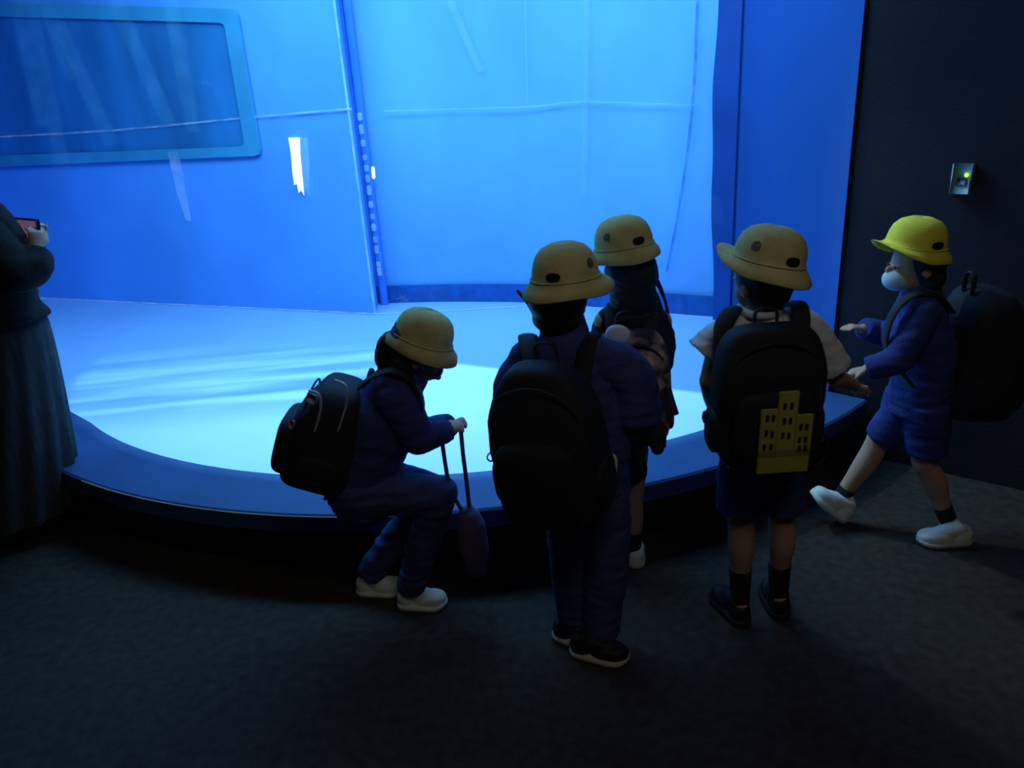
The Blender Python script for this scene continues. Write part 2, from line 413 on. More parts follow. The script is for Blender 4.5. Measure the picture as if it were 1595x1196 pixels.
# scratches on the pane (radius of the pane)
def onpane(u, v):
    d = ray(u, v); r = R_IN+.004
    ox, oy = O.x-TC.x, O.y-TC.y
    A = d.x**2+d.y**2; B = 2*(ox*d.x+oy*d.y); C = ox*ox+oy*oy-r*r
    t = (-B-math.sqrt(B*B-4*A*C))/(2*A); return O+d*t
pane = bpy.data.objects['window_1']
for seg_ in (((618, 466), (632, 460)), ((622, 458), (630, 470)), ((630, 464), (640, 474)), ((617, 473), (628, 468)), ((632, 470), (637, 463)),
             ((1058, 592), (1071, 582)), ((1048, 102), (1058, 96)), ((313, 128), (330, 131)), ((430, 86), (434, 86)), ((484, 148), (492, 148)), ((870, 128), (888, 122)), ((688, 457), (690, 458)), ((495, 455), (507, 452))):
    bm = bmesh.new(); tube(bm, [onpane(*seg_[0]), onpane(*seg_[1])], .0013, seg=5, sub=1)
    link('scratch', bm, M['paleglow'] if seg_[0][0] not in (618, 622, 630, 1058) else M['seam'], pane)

# card reader on the dark wall
wn = Vector((-WD.y, WD.x, 0)); wn = wn if wn.y < 0 else -wn
c = onplane(1500, 277, W0, wn)
px = (onplane(1510, 277, W0, wn)-c).length/10
fm2 = frame(c+wn*.02, (0, 0, 1), wn)
root = bpy.data.objects.new('card_reader', None); COL.objects.link(root); root.location = c+wn*.02
tag(root, 'small pale wall box with green lit dot on dark wall', 'card reader')
bpy.context.view_layer.update()
def child_keep(o, p): o.parent = p; o.matrix_parent_inverse = p.matrix_world.inverted()
hw, hh = .029, .050
bm = bmesh.new(); box(bm, fm2, (0, 0, 0), (hw, .018, hh), .004); child_keep(link('housing', bm, M['plastic']), root)
bm = bmesh.new(); box(bm, fm2, (0, .018, -.008), (hw*.5, .003, .012), .001); child_keep(link('slot', bm, M['plasticdark']), root)
bm = bmesh.new(); ell(bm, fm2, (-hw*.55 if (fm2.to_3x3() @ Vector((1, 0, 0))).x < 0 else hw*.55, .02, hh*.28), (.007, .005, .007)); child_keep(link('indicator_light', bm, M['led']), root)

# ------------------------------------------------------------------ people
def hat(person, center, up, front, m, s=1.0, brim=1.0, upturn=0.0, hole=180, badge=None, holesize=1.0):
    """bucket-shaped school hat; center = middle of the brim plane"""
    fm = frame(center, up, -Vector(front))     # +Y local = back of head
    prof = [(.118*brim, -.012), (.120*brim, -.008), (.108, .012), (.094, .030), (.091, .038), (.090, .055), (.086, .076), (.077, .098), (.060, .116), (.034, .127), (.004, .130)]
    bm = bmesh.new(); rows = []; n = 56
    def pt(r, z, k, ins=0):
        a = 2*math.pi*k/n
        y = math.sin(a); x = math.cos(a)
        fr = max(0, -y)          # frontness
        br = max(0, 1-(z+.012)/.05) if z < .038 else 0
        rr = r*(1+.16*fr*br)-ins
        zz = z+upturn*fr**1.5*br*.045+.004*math.sin(3*a+1)*br
        wob = 1+.012*math.sin(2*a+z*40)
        return fm @ Vector((x*rr*wob*s, y*rr*1.08*wob*s, zz*s))
    for r, z in prof: rows.append([bm.verts.new(pt(r, z, k)) for k in range(n)])
    inner = [(r, z) for r, z in prof[2:]][::-1]
    for r, z in inner: rows.append([bm.verts.new(pt(max(r-.004, .003), z-.004, k)) for k in range(n)])
    rows.append([bm.verts.new(pt(.112*brim, -.012, k)) for k in range(n)])
    for x, y in zip(rows, rows[1:]+rows[:1]):
        for k in range(n): bm.faces.new((x[k], x[(k+1) % n], y[(k+1) % n], y[k]))
    h = link('hat', bm, m, person)
    # band ridge
    bm = bmesh.new(); tube(bm, [pt(.0945, .034, k) for k in range(n+1)], .0022*s, seg=6, sub=1); link('hat_seam', bm, m, h)
    def patch(adeg, z, w, hgt, name, mm, lift=.002):
        bm = bmesh.new(); nn = 24; base = .0915 if z < .07 else .086
        cen = None; loop = []
        def q(da, dz):
            a = math.radians(adeg)+da; zz = z+dz
            pf = prof[3:]
            for (r0, h0), (r1, h1) in zip(pf, pf[1:]):
                if h0 <= zz <= h1: rr = r0+(r1-r0)*(zz-h0)/(h1-h0); break
            wob = 1+.012*math.sin(2*a+zz*40); rr = rr*wob+lift*.8
            return fm @ Vector((math.cos(a)*rr*s, math.sin(a)*(rr*1.08)*s, zz*s))
        rws = []
        for ri in (0.02, .35, .65, .85, 1):
            rws.append([bm.verts.new(q(spow(math.cos(2*math.pi*k/nn), .8)*w*ri, spow(math.sin(2*math.pi*k/nn), .8)*hgt*ri)) for k in range(nn)])
        for x, y in zip(rws, rws[1:]):
            for k in range(nn): bm.faces.new((x[k], x[(k+1) % nn], y[(k+1) % nn], y[k]))
        bm.faces.new(rws[0]); return link(name, bm, mm, h)
    patch(90+hole, .052, .24*holesize, .0125*holesize, 'hat_opening', M['hatdark'], .003)
    if badge is not None: patch(90+badge, .076, .14, .012, 'hat_badge', M['hatbadge'], .003)
    return h

def head(bm, c, r, front, up=(0, 0, 1)):
    fm = frame(c, up, -Vector(front))          # front is -Y local
    ell(bm, fm, (0, .008, .012), (r*.86, r*1.0, r*1.02))
    ell(bm, fm, (0, -r*.28, -r*.42), (r*.62, r*.66, r*.66))
    ell(bm, fm, (0, -r*.95, -r*.18), (r*.13, r*.2, r*.2), nu=12, nv=8)
    ell(bm, fm, (0, -r*.88, -r*.55), (r*.24, r*.10, r*.09), nu=12, nv=8)
    ell(bm, fm, (0, -r*.82, -r*.86), (r*.2, r*.14, r*.13), nu=12, nv=8)
    for s in (-1, 1):
        ell(bm, fm, (s*r*.87, .012, -r*.15), (r*.09, r*.2, r*.27), nu=12, nv=8)
        ell(bm, fm, (s*r*.33, -r*.80, -r*.02), (r*.18, r*.1, r*.1), nu=10, nv=8)
    return fm
def eyes(person, fm, r):
    for s in (-1, 1):
        bm = bmesh.new(); ell(bm, fm, (s*r*.33, -r*.90, -r*.02), (r*.12, r*.05, r*.07), nu=12, nv=8); link('eye', bm, M['eye'], person)

def hand(bm, wrist, d, palmn, s=1.0, curl=.5, thumb=1):
    """palm and five separate bent fingers; d = pointing direction, palmn = palm normal (fingers curl towards it)"""
    d = Vector(d).normalized(); n = Vector(palmn); n = (n-d*n.dot(d)).normalized(); w = d.cross(n)*thumb
    wrist = Vector(wrist)
    L = .055*s
    tube(bm, [wrist, wrist+d*L*.5, wrist+d*L], [.020*s, .029*s, .030*s], flat=.42, side=w, seg=14, sub=2)
    lens = [.044, .050, .046, .036]; offs = [.021, .0075, -.0065, -.020]
    for ln_, of in zip(lens, offs):
        p = wrist+d*(L*.9)+w*of*s; pts = [p-d*.012]
        a = 0; cur = p
        for k in range(3):
            a += curl*(.75+.15*k)
            pts.append(cur); cur = cur+(d*math.cos(a)+n*math.sin(a)+w*of*2)*(ln_*s*(.42, .33, .25)[k])
        pts.append(cur)
        tube(bm, pts, [.0068*s, .0068*s, .0063*s, .0058*s, .0048*s], seg=8, sub=1)
    b = wrist+d*L*.25+w*.018*s
    tube(bm, [b, b+(w*.8+d*.6)*.022*s, b+(w*.75+d*1.2+n*.4)*.03*s, b+(w*.55+d*1.5+n*.8)*.034*s], [.010*s, .009*s, .0075*s, .006*s], seg=8, sub=1)

def shoe(person, heel, toe, m, sole_m, pitch=0.0, s=1.0, label=None):
    heel = Vector(heel); toe = Vector(toe); d = toe-heel; L = d.length; d.normalize()
    up = Vector((0, 0, 1)); up = (up-d*up.dot(d)).normalized()
    fm = frame(heel, up, d)                       # local Y = toe direction
    def out(t):                                   # half width along the length
        return (.026+.012*math.sin(t*math.pi*.9)+(.006 if t > .5 else 0)*math.sin((t-.5)*math.pi*2))*s*(1 if 0 < t < 1 else .5)
    bm = bmesh.new(); rows = []
    ts = [0, .03, .1, .2, .35, .5, .65, .8, .9, .97, 1]
    for t in ts:
        w = out(t)*(min(1, (t+.02)/.09)**.5)*(min(1, (1.01-t)/.13)**.5)
        y = t*L; z1_ = (.020+.004*(1-t))*s+max(0, t-.8)*.03*s; zb = max(0, t-.78)*.045*s
        rows.append([bm.verts.new(fm @ Vector(p)) for p in ((-w, y, zb), (-w*1.06, y, z1_), (w*1.06, y, z1_), (w, y, zb))])
    for x, y in zip(rows, rows[1:]):
        for k in range(4): bm.faces.new((x[k], x[(k+1) % 4], y[(k+1) % 4], y[k]))
    bm.faces.new(rows[0]); bm.faces.new(rows[-1])
    sol = bm
    bm = bmesh.new()
    ell(bm, fm, (0, L*.20, .038*s), (.031*s, L*.19, .036*s), .8, .9)
    ell(bm, fm, (0, L*.66, .030*s), (.037*s, L*.33, .026*s), .8, .85)
    tube(bm, [fm @ Vector((0, L*.75, .034*s)), fm @ Vector((0, L*.5, .048*s)), fm @ Vector((0, L*.3, .062*s)), fm @ Vector((0, L*.2, .078*s))], [.024*s, .028*s, .029*s, .030*s], flat=.95, sub=2, caps=('round', 'flat'))
    sh = blob('shoe', bm, m, person, .004, 3, props={'label': label} if label else None)
    link('sole', sol, sole_m, sh)
    bm = bmesh.new()
    for k in range(4):
        y = L*(.40+.085*k); z = .066*s-.0075*k*s
        tube(bm, [fm @ Vector((-.017*s, y, z-.010*s)), fm @ Vector((0, y+.003, z+.002*s)), fm @ Vector((.017*s, y, z-.010*s))], .0022*s, seg=6, sub=3)
    link('laces', bm, m, sh)
    return sh

def backpack(name, origin, up, back, w, h, d, m, label, strap_m=None, pocket_m=None, lower_bulge=.12, strapsep=None, handle_len=.05, shoulders=None, taper=.10, cat='backpack'):
    """origin = centre; Y local = outwards from the back of the wearer"""
    root = bpy.data.objects.new(name, None); COL.objects.link(root); root.location = origin
    tag(root, label, cat); bpy.context.view_layer.update()
    fm = frame(origin, up, back)
    strap_m = strap_m or m; pocket_m = pocket_m or m
    K = lambda o: (child_keep(o, root), o)[1]
    def fn(p):
        t = p.z/(h/2)
        k = 1-taper*max(0, t)**2+.02*math.sin(p.x*40)*.3
        return Vector((p.x*k, p.y*(1+lower_bulge*(-t)*.6-.10*max(0, t)**2)+(.012 if p.y > 0 else 0)*math.sin(t*5+.5), p.z))
    bm = bmesh.new(); ell(bm, fm, (0, 0, 0), (w/2, d*.40, h/2), .42, .5, 48, 30, fn); sh = K(link('main_compartment', bm, m))
    bm = bmesh.new(); ell(bm, fm, (0, d*.36, -h*.16), (w*.38, d*.20, h*.27), .45, .5, 36, 20); K(link('front_pocket', bm, pocket_m))
    for s in (-1, 1):
        bm = bmesh.new(); ell(bm, fm, (s*w*.47, 0, -h*.24), (w*.07, d*.26, h*.16), .6, .6, 20, 12); K(link('side_pocket', bm, m))
    # zip line over the top
    bm = bmesh.new()
    pts = []
    for k in range(13):
        a = math.pi*k/12; pts.append(fm @ Vector((math.cos(a)*w*.43, d*.30, h*.02+math.sin(a)**.6*h*.40)))
    tube(bm, pts, .0035, seg=6, sub=2); K(link('zipper', bm, strap_m))
    bm = bmesh.new()
    hl = handle_len
    tube(bm, [fm @ Vector(p) for p in ((-.028, -d*.26, h*.46), (-.026, -d*.27, h*.5+hl*.7), (0, -d*.27, h*.5+hl), (.026, -d*.27, h*.5+hl*.7), (.028, -d*.26, h*.46))], .008, flat=.45, side=fm.to_3x3() @ Vector((0, 1, 0)), seg=8)
    K(link('handle', bm, strap_m))
    if shoulders:
        for pts in shoulders:
            bm = bmesh.new(); tube(bm, pts, .024, flat=.28, side=fm.to_3x3() @ Vector((1, 0, 0)), seg=12, sub=5); K(link('shoulder_strap', bm, strap_m))
    return root, fm, K

def person(label, bm, voxel=.0045):
    o = blob('person', bm, M['skin'], None, voxel, 3); tag(o, label, 'person'); return o
V = Vector

# ---------- standing child in white shirt, seen from behind (right of centre)
def child_white():
    Y = 1.90
    neck = at(1184, 478, Y); hd = at(1186, 436, Y)
    ls, rs = at(1132, 512, Y), at(1248, 502, Y)
    le, lh = at(1104, 592, Y+.02), at(1112, 640, Y+.22)
    re, rh = at(1300, 588, Y), at(1330, 600, Y+.13)
    hip = at(1183, 730, Y)
    lk, rk = at(1154, 805, Y+.01), at(1218, 800, Y+.0)
    la, ra = at(1153, 925, Y), at(1213, 915, Y+.02)
    la.z = .07; ra.z = .07
    bm = bmesh.new()
    front = V((-.45, .89, 0))
    head(bm, hd, .079, front)
    tube(bm, [neck-V((0, 0, .03)), hd], [.042, .042])
    tube(bm, [hip+V((0, 0, -.02)), hip+V((0, 0, .12)), (ls+rs)/2-V((0, 0, .06)), (ls+rs)/2], [.095, .09, .11, .08], flat=.68, side=(1, 0, 0), seg=20)
    for s_, e_, h_, th in ((ls, le, lh, 1), (rs, re, rh, -1)):
        tube(bm, [s_, (s_+e_)/2, e_], [.036, .032, .026]); tube(bm, [e_, (e_*.6+h_*.4), h_], [.027, .026, .018])
        hand(bm, h_, (h_-e_), V((0, 0, -1)), .85, .45, th)
    for k_, a_, dx in ((lk, la, -.055), (rk, ra, .055)):
        hp = hip+V((dx, 0, -.01)); tube(bm, [hp, (hp+k_)/2, k_], [.06, .052, .041])
        tube(bm, [k_, k_*.7+a_*.3+V((0, -.008, 0)), k_*.35+a_*.65, a_], [.038, .040, .030, .023])
        tube(bm, [a_+V((0, -.01, -.01)), a_+V((0, .03, -.03))], [.024, .02])
    p = person('child in white short sleeved shirt and navy shorts, back to the camera', bm)
    # hair
    bm = bmesh.new(); fm = frame(hd, (0, 0, 1), -front)
    ell(bm, fm, (0, .016, .014), (.076, .079, .084)); ell(bm, fm, (0, .028, -.035), (.062, .052, .04))
    blob('hair', bm, M['hair'], p, .006, 3)
    hat(p, at(1192, 424, Y-.01), V((.20, -.02, 1)), V((-.80, .60, 0)), M['hat'], .95, .98, upturn=1.3, hole=-36, badge=-100, holesize=.95)
    # shirt
    bm = bmesh.new()
    tube(bm, [hip+V((0, 0, .0)), hip+V((0, 0, .14)), (ls+rs)/2-V((0, 0, .07)), (ls+rs)/2-V((0, 0, .02)), neck-V((0, 0, .015))], [.115, .108, .128, .105, .048], flat=[.75, .75, .72, .62, .9], side=(1, 0, 0), seg=28, caps='flat')
    tube(bm, [ls+V((.02, 0, .0)), ls+V((-.02, 0, -.03)), at(1098, 552, Y)], [.046, .050, .058], caps=('round', 'flat'))
    tube(bm, [rs+V((-.02, 0, 0)), rs+V((.02, 0, -.03)), at(1296, 575, Y)], [.046, .052, .054], caps=('round', 'flat'))
    blob('shirt', bm, M['white'], p, .006, 4, .004, 16)
    bm = bmesh.new(); c = neck+V((0, 0, -.005)); tube(bm, [c+V((math.cos(a)*.05, math.sin(a)*.048, .006*math.sin(a))) for a in [i*math.pi/8 for i in range(17)]], .012, seg=8, sub=2)
    link('collar', bm, M['white'], p)
    # shorts
    bm = bmesh.new()
    tube(bm, [hip+V((0, 0, .05)), hip+V((0, 0, -.04))], [.112, .122], flat=.78, side=(1, 0, 0), seg=24, caps='flat')
    for k_, dx in ((at(1149, 794, Y), -.055), (at(1222, 790, Y), .055)):
        tube(bm, [hip+V((dx, 0, 0)), k_], [.064, .062], flat=1.05, caps='flat', seg=20)
    blob('shorts', bm, M['navy'], p, .006, 4, .004, 12)
    for k_, a_ in ((lk, la), (rk, ra)):
        bm = bmesh.new(); q1 = k_*.40+a_*.60
        tube(bm, [q1, a_+V((0, 0, .01)), a_+V((0, .01, -.03))], [.034, .029, .030], caps=('flat', 'round')); link('sock', bm, M['sock'], p)
    shoe(p, la+V((.006, -.045, -.07)), la+V((-.035, .135, -.07)), M['shoeblack'], M['shoeblack'], s=1.0)
    shoe(p, ra+V((-.002, -.045, -.07)), ra+V((.02, .135, -.07)), M['shoeblack'], M['shoeblack'], s=1.0)
    # backpack
    o = at(1193, 614, Y-.15)
    sh = [[at(1130, 560, Y-.12), at(1126, 512, Y-.08), ls+V((.012, -.01, .058)), ls+V((.02, .07, .01)), ls+V((.02, .10, -.12)), at(1130, 640, Y-.02)],
          [at(1240, 555, Y-.12), at(1248, 500, Y-.08), rs+V((-.02, -.01, .058)), rs+V((-.02, .07, .01)), rs+V((-.02, .10, -.12)), at(1245, 640, Y-.02)]]
    r_, fm, K = backpack('backpack', o, (0, -.06, 1), (0, -1, 0), .275, .375, .17, M['blackcloth'], 'black backpack with yellow block print worn over the white shirt', shoulders=sh, handle_len=.03, lower_bulge=.1)
    # yellow block print: generic blocks with small dark openings
    sgn = 1 if (fm.to_3x3() @ V((1, 0, 0))).x > 0 else -1
    bm = bmesh.new()
    d0 = .17*.36+.17*.20+.007
    def blk(x0_, x1_, z0_, z1_, t=.003, m_=None): box(bm, fm, (sgn*(x0_+x1_)/2*.92, d0, (z0_+z1_)/2+.006), (abs(x1_-x0_)/2*.92, t, abs(z1_-z0_)/2), .002)
    blk(-.048, .088, -.175, -.115); blk(-.048, -.006, -.13, .0); blk(-.004, .044, -.13, .045); blk(.046, .088, -.13, -.02)
    old = set(bm.faces)
    for x_, z_ in ((-.034, -.02), (-.018, -.02), (-.034, -.06), (-.018, -.065), (-.036, -.10), (-.018, -.10), (.010, .01), (.028, .01), (.012, -.03), (.028, -.03), (.012, -.07), (.028, -.072), (.058, -.05), (.074, -.05), (.058, -.085), (.074, -.085), (.06, -.11), (.076, -.11)):
        box(bm, fm, (sgn*x_*.92, d0+.003, z_+.006), (.004, .002, .008))
    for f in bm.faces:
        if f not in old: f.material_index = 1
    pr = link('print', bm, M['yellowprint'], smooth=False, props={'label': 'yellow print of plain blocks and towers'}); pr.data.materials.append(M['blackcloth'])
    K(pr)
    bm = bmesh.new(); pts = [fm @ V((sgn*(.14+.03*math.sin(a)), .02, -.16-.05*math.cos(a))) for a in [i*math.pi/8 for i in range(9)]]
    tube(bm, pts, .004, seg=6, sub=2); K(link('cord_loop', bm, M['blackcloth']))
child_white()

# ---------- child with large black backpack, front centre
def child_center():
    Y = 1.86
    hd = at(872, 466, Y); neck = at(878, 516, Y)
    ls, rs = at(814, 558, Y), at(948, 556, Y-.02)
    hip = at(912, 742, Y-.02)
    re, rh = at(985, 640, Y-.02), at(940, 662, Y+.15)
    le, lh = at(800, 650, Y+.06), at(850, 640, Y+.22)
    lk, rk = at(886, 852, Y+.03), at(947, 852, Y-.03)
    la, ra = at(895, 952, Y+.01), at(935, 965, Y-.05)
    la.z = .075; ra.z = .07
    fwd = V((.50, .86, 0))
    bm = bmesh.new()
    head(bm, hd, .079, fwd); tube(bm, [neck-V((0, 0, .03)), hd], [.042, .042])
    tube(bm, [hip, hip*.5+(ls+rs)*.25, (ls+rs)/2-V((0, 0, .04))], [.09, .09, .10], flat=.7, side=(rs-ls), seg=20)
    for s_, e_, h_, th in ((ls, le, lh, 1), (rs, re, rh, -1)):
        tube(bm, [s_, e_], [.036, .028]); tube(bm, [e_, h_], [.028, .019]); hand(bm, h_, (h_-e_), V((0, 0, -1)), .85, .5, th)
    for k_, a_, dx in ((lk, la, -.045), (rk, ra, .045)):
        hp = hip+V((dx, 0, -.02)); tube(bm, [hp, k_, a_], [.055, .04, .026])
        tube(bm, [a_, a_+V((.025, -.008, -.03))], [.024, .018])
    p = person('child in navy jacket and trousers wearing the largest black backpack, front centre', bm)
    bm = bmesh.new(); fm = frame(hd, (0, 0, 1), -fwd)
    ell(bm, fm, (0, .014, .012), (.078, .080, .086)); ell(bm, fm, (0, .025, -.045), (.066, .055, .04))
    blob('hair', bm, M['hair'], p, .006, 3)
    hat(p, at(882, 449, Y-.01), V((-.04, .02, 1)), V((.60, .80, 0)), M['hat'], .92, 1.0, upturn=.35, hole=14, badge=85, holesize=.92)
    # jacket with raised collar
    bm = bmesh.new(); sd = (rs-ls)
    tube(bm, [hip+V((0, 0, -.03)), hip+V((0, 0, .12)), (ls+rs)/2-V((0, 0, .09)), (ls+rs)/2-V((0, 0, .02)), neck, neck+V((-.01, 0, .045))], [.118, .12, .135, .115, .062, .056], flat=[.8, .8, .78, .66, .95, .95], side=sd, seg=28, caps='flat')
    tube(bm, [rs+V((-.02, 0, .0)), rs*.5+re*.5+V((.02, 0, .02)), re, re+V((-.01, .03, -.01))], [.058, .070, .076, .066])
    tube(bm, [re, (re+rh)/2, rh], [.070, .062, .045], caps=('round', 'flat'))
    tube(bm, [ls+V((.02, 0, 0)), ls*.5+le*.5+V((-.012, 0, 0)), le], [.054, .056, .052]); tube(bm, [le, lh], [.052, .04], caps=('round', 'flat'))
    blob('jacket', bm, M['navy'], p, .006, 4, .006, 11)
    bm = bmesh.new(); tube(bm, [at(852, 512, Y), at(836, 492, Y), at(822, 472, Y+.01), at(806, 453, Y+.02)], [.014, .009, .005, .004], seg=8); link('chin_strap', bm, M['blackcloth'], p)
    bm = bmesh.new(); c = neck+V((-.035, .012, .035)); ell(bm, frame(c, (0, 0, 1), -V((-.3, 1, 0))), (0, 0, 0), (.045, .045, .03)); link('face_mask', bm, M['strap'], p)
    # trousers
    bm = bmesh.new()
    tube(bm, [hip+V((0, 0, .03)), hip+V((0, 0, -.06))], [.108, .112], flat=.8, side=sd, seg=24, caps='flat')
    tube(bm, [hip+V((-.05, .01, -.02)), lk, la+V((0, 0, -.005))], [.068, .062, .050], caps='flat', seg=20)
    tube(bm, [hip+V((.05, -.01, -.02)), rk, ra+V((0, 0, -.01))], [.070, .064, .054], caps='flat', seg=20)
    blob('trousers', bm, M['navy2'], p, .006, 4, .005, 12)
    bm = bmesh.new(); ell(bm, frame(at(950, 726, Y-.155), (.1, 0, 1), (0, -1, 0)), (0, 0, 0), (.020, .012, .036), .8, .8)
    link('shirt_tail', bm, M['white'], p, props={'label': 'white corner of shirt hanging out'})
    g1 = atz(862, 990); g2 = atz(945, 1012); shoe(p, g1, g1+(g2-g1).normalized()*.185, M['shoeblack'], M['sole'], s=1.0)
    g1 = atz(888, 1016); g2 = atz(972, 1030); shoe(p, g1, g1+(g2-g1).normalized()*.180, M['shoeblack'], M['sole'], s=1.0)
    back = V((-.42, -.90, 0))
    o = at(855, 688, Y-.17)
    sh = [[at(835, 610, Y-.12), at(828, 560, Y-.09), ls+V((.015, 0, .062)), ls+V((.04, .08, .0)), ls+V((.04, .10, -.12)), at(810, 690, Y)],
          [at(905, 600, Y-.12), at(912, 550, Y-.09), rs+V((-.045, 0, .066)), rs+V((-.02, .08, .0)), rs+V((-.01, .10, -.12)), at(920, 690, Y-.03)]]
    r_, fm, K = backpack('backpack', o, (-.10, -.04, 1), back, .285, .425, .24, M['blackcloth'], 'large plain black backpack bulging low, worn by the front centre child', shoulders=sh, lower_bulge=.35, taper=.34, handle_len=.03)
    bm = bmesh.new(); q0 = at(772, 703, Y-.2)
    tube(bm, [q0, at(762, 706, Y-.2), at(759, 714, Y-.2), at(766, 718, Y-.2), q0], .0022, seg=6, sub=4); K(link('cord_loop', bm, M['blackcloth']))
    bm = bmesh.new(); tube(bm, [at(862, 793, Y-.30), at(884, 791, Y-.30)], .003, seg=6, sub=1); K(link('buckle', bm, M['reflect']))
child_center()

# ---------- girl behind with floral backpack
def girl_floral():
    Y = 2.22
    hd = at(980, 432, Y); neck = at(985, 474, Y)
    ls, rs = at(942, 500, Y), at(1030, 500, Y)
    hip = at(964, 690, Y)
    re, rh = at(1029, 562, Y+.02), at(1000, 590, Y+.17)
    le, lh = at(930, 570, Y+.05), at(960, 590, Y+.2)
    lk, rk = at(935, 765, Y), at(985, 775, Y)
    la, ra = at(925, 830, Y+.03), at(986, 852, Y+.02); la.z = .07; ra.z = .07
    fwd = V((-.35, .93, 0))
    bm = bmesh.new()
    head(bm, hd, .079, fwd); tube(bm, [neck-V((0, 0, .03)), hd], [.04, .04])
    tube(bm, [hip, hip*.5+(ls+rs)*.25, (ls+rs)/2-V((0, 0, .04))], [.09, .085, .10], flat=.7, side=(1, 0, 0), seg=20)
    for s_, e_, h_, th in ((ls, le, lh, 1), (rs, re, rh, -1)):
        tube(bm, [s_, e_], [.034, .027]); tube(bm, [e_, h_], [.027, .018]); hand(bm, h_, (h_-e_), V((0, 0, -1)), .82, .5, th)
    for k_, a_, dx in ((lk, la, -.045), (rk, ra, .045)):
        hp = hip+V((dx, 0, -.02)); tube(bm, [hp, k_], [.055, .038]); tube(bm, [k_, k_*.6+a_*.4, a_], [.036, .037, .024]); tube(bm, [a_, a_+V((.0, .08, -.04))], [.024, .018])
    p = person('girl with long black hair and patterned backpack, behind the front child', bm)
    bm = bmesh.new(); fm = frame(hd, (0, 0, 1), -fwd)
    ell(bm, fm, (0, .012, .012), (.080, .083, .088)); ell(bm, fm, (0, .025, -.06), (.076, .060, .075))
    ell(bm, fm, (.0, .03, -.12), (.072, .05, .05))
    blob('hair', bm, M['hair'], p, .006, 3, .004, 30)
    for pts in ([(1012, 415), (1030, 450), (1043, 500), (1045, 552)], [(1010, 412), (1022, 440), (1036, 470), (1041, 505)], [(1008, 430), (1024, 462), (1034, 490)]):
        bm = bmesh.new(); tube(bm, [at(u, v, Y) for u, v in pts], [.006, .005, .004, .0015][:len(pts)], seg=6); link('hair_strand', bm, M['hair'], p)
    hat(p, at(974, 398, Y-.01), V((-.12, .06, 1)), V((-.45, .90, 0)), M['hat'], .93, .93, upturn=.15, hole=-6, badge=-70, holesize=.95)
    bm = bmesh.new()
    tube(bm, [hip+V((0, 0, .0)), hip+V((0, 0, .14)), (ls+rs)/2-V((0, 0, .08)), (ls+rs)/2-V((0, 0, .01)), neck], [.088, .10, .122, .10, .05], flat=[.8, .8, .75, .66, .95], side=(1, 0, 0), seg=28, caps='flat')
    tube(bm, [rs+V((-.02, 0, .0)), (rs+re)/2, re], [.046, .045, .042]); tube(bm, [re, rh], [.042, .032], caps=('round', 'flat'))
    tube(bm, [ls+V((.02, 0, .0)), (ls+le)/2, le], [.046, .045, .042]); tube(bm, [le, lh], [.042, .032], caps=('round', 'flat'))
    blob('jacket', bm, M['vest'], p, .006, 4, .005, 13)
    bm = bmesh.new(); tube(bm, [hip+V((0, 0, .04)), hip+V((0, 0, -.05)), hip+V((0, 0, -.12))], [.085, .090, .094], flat=.8, side=(1, 0, 0), seg=28, caps='flat')
    blob('skirt', bm, M['vest'], p, .006, 3, .005, 12)
    for k_, a_ in ((lk, la), (rk, ra)):
        bm = bmesh.new(); tube(bm, [k_*.35+a_*.65, a_+V((0, 0, -.02))], [.034, .029], caps='flat'); link('sock', bm, M['sock'], p)
    shoe(p, la+V((.0, -.045, -.07)), la+V((-.02, .125, -.07)), M['shoe'], M['sole'])
    shoe(p, ra+V((.005, -.045, -.07)), ra+V((.015, .125, -.07)), M['shoe'], M['sole'])
    o = at(982, 604, Y-.15)
    sh = [[at(958, 530, Y-.10), at(955, 495, Y-.06), ls+V((.03, 0, .055)), ls+V((.04, .08, -.02)), at(950, 600, Y)],
          [at(1012, 530, Y-.10), at(1014, 495, Y-.06), rs+V((-.03, 0, .055)), rs+V((-.03, .08, -.02)), at(1020, 600, Y)]]
    r_, fm, K = backpack('backpack', o, (-.04, -.05, 1), (0, -1, 0), .235, .36, .15, M['floral'], 'dark backpack with pinkish brown blotchy print, behind the front child', strap_m=M['blackcloth'], shoulders=sh)
    bm = bmesh.new(); tube(bm, [at(1034, 560, Y-.1), at(1041, 605, Y-.1), at(1053, 646, Y-.1)], .010, flat=.3, seg=8, side=(1, 0, 0), caps='flat'); K(link('loose_strap', bm, M['blackcloth']))
    bm = bmesh.new(); ell(bm, frame(at(962, 522, Y-.215), (0.2, 0, 1), (0, -1, 0)), (0, 0, 0), (.036, .018, .030), .9, .9); ob = link('charm', bm, M['white'], props={'label': 'round pale charm'}); K(ob)
    # cylindrical case
    root = bpy.data.objects.new('bottle_case', None); COL.objects.link(root); cc = at(1023, 650, Y-.06); root.location = cc
    tag(root, 'long dark cylindrical case hanging beside the patterned backpack', 'bottle'); bpy.context.view_layer.update()
    bm = bmesh.new(); tube(bm, [at(1027, 590, Y-.06), at(1026, 640, Y-.06), at(1024, 694, Y-.06)], [.027, .028, .028], caps=('flat', 'flat'), seg=24); tube(bm, [at(1024, 693, Y-.06), at(1024, 698, Y-.06)], [.0275, .022], seg=24)
    child_keep(link('case_body', bm, M['bottlegrey']), root)
    bm = bmesh.new(); tube(bm, [at(1027, 592, Y-.06), at(1027, 580, Y-.06)], [.024, .022], seg=20, caps='flat'); child_keep(link('lid', bm, M['blackcloth']), root)
girl_floral()

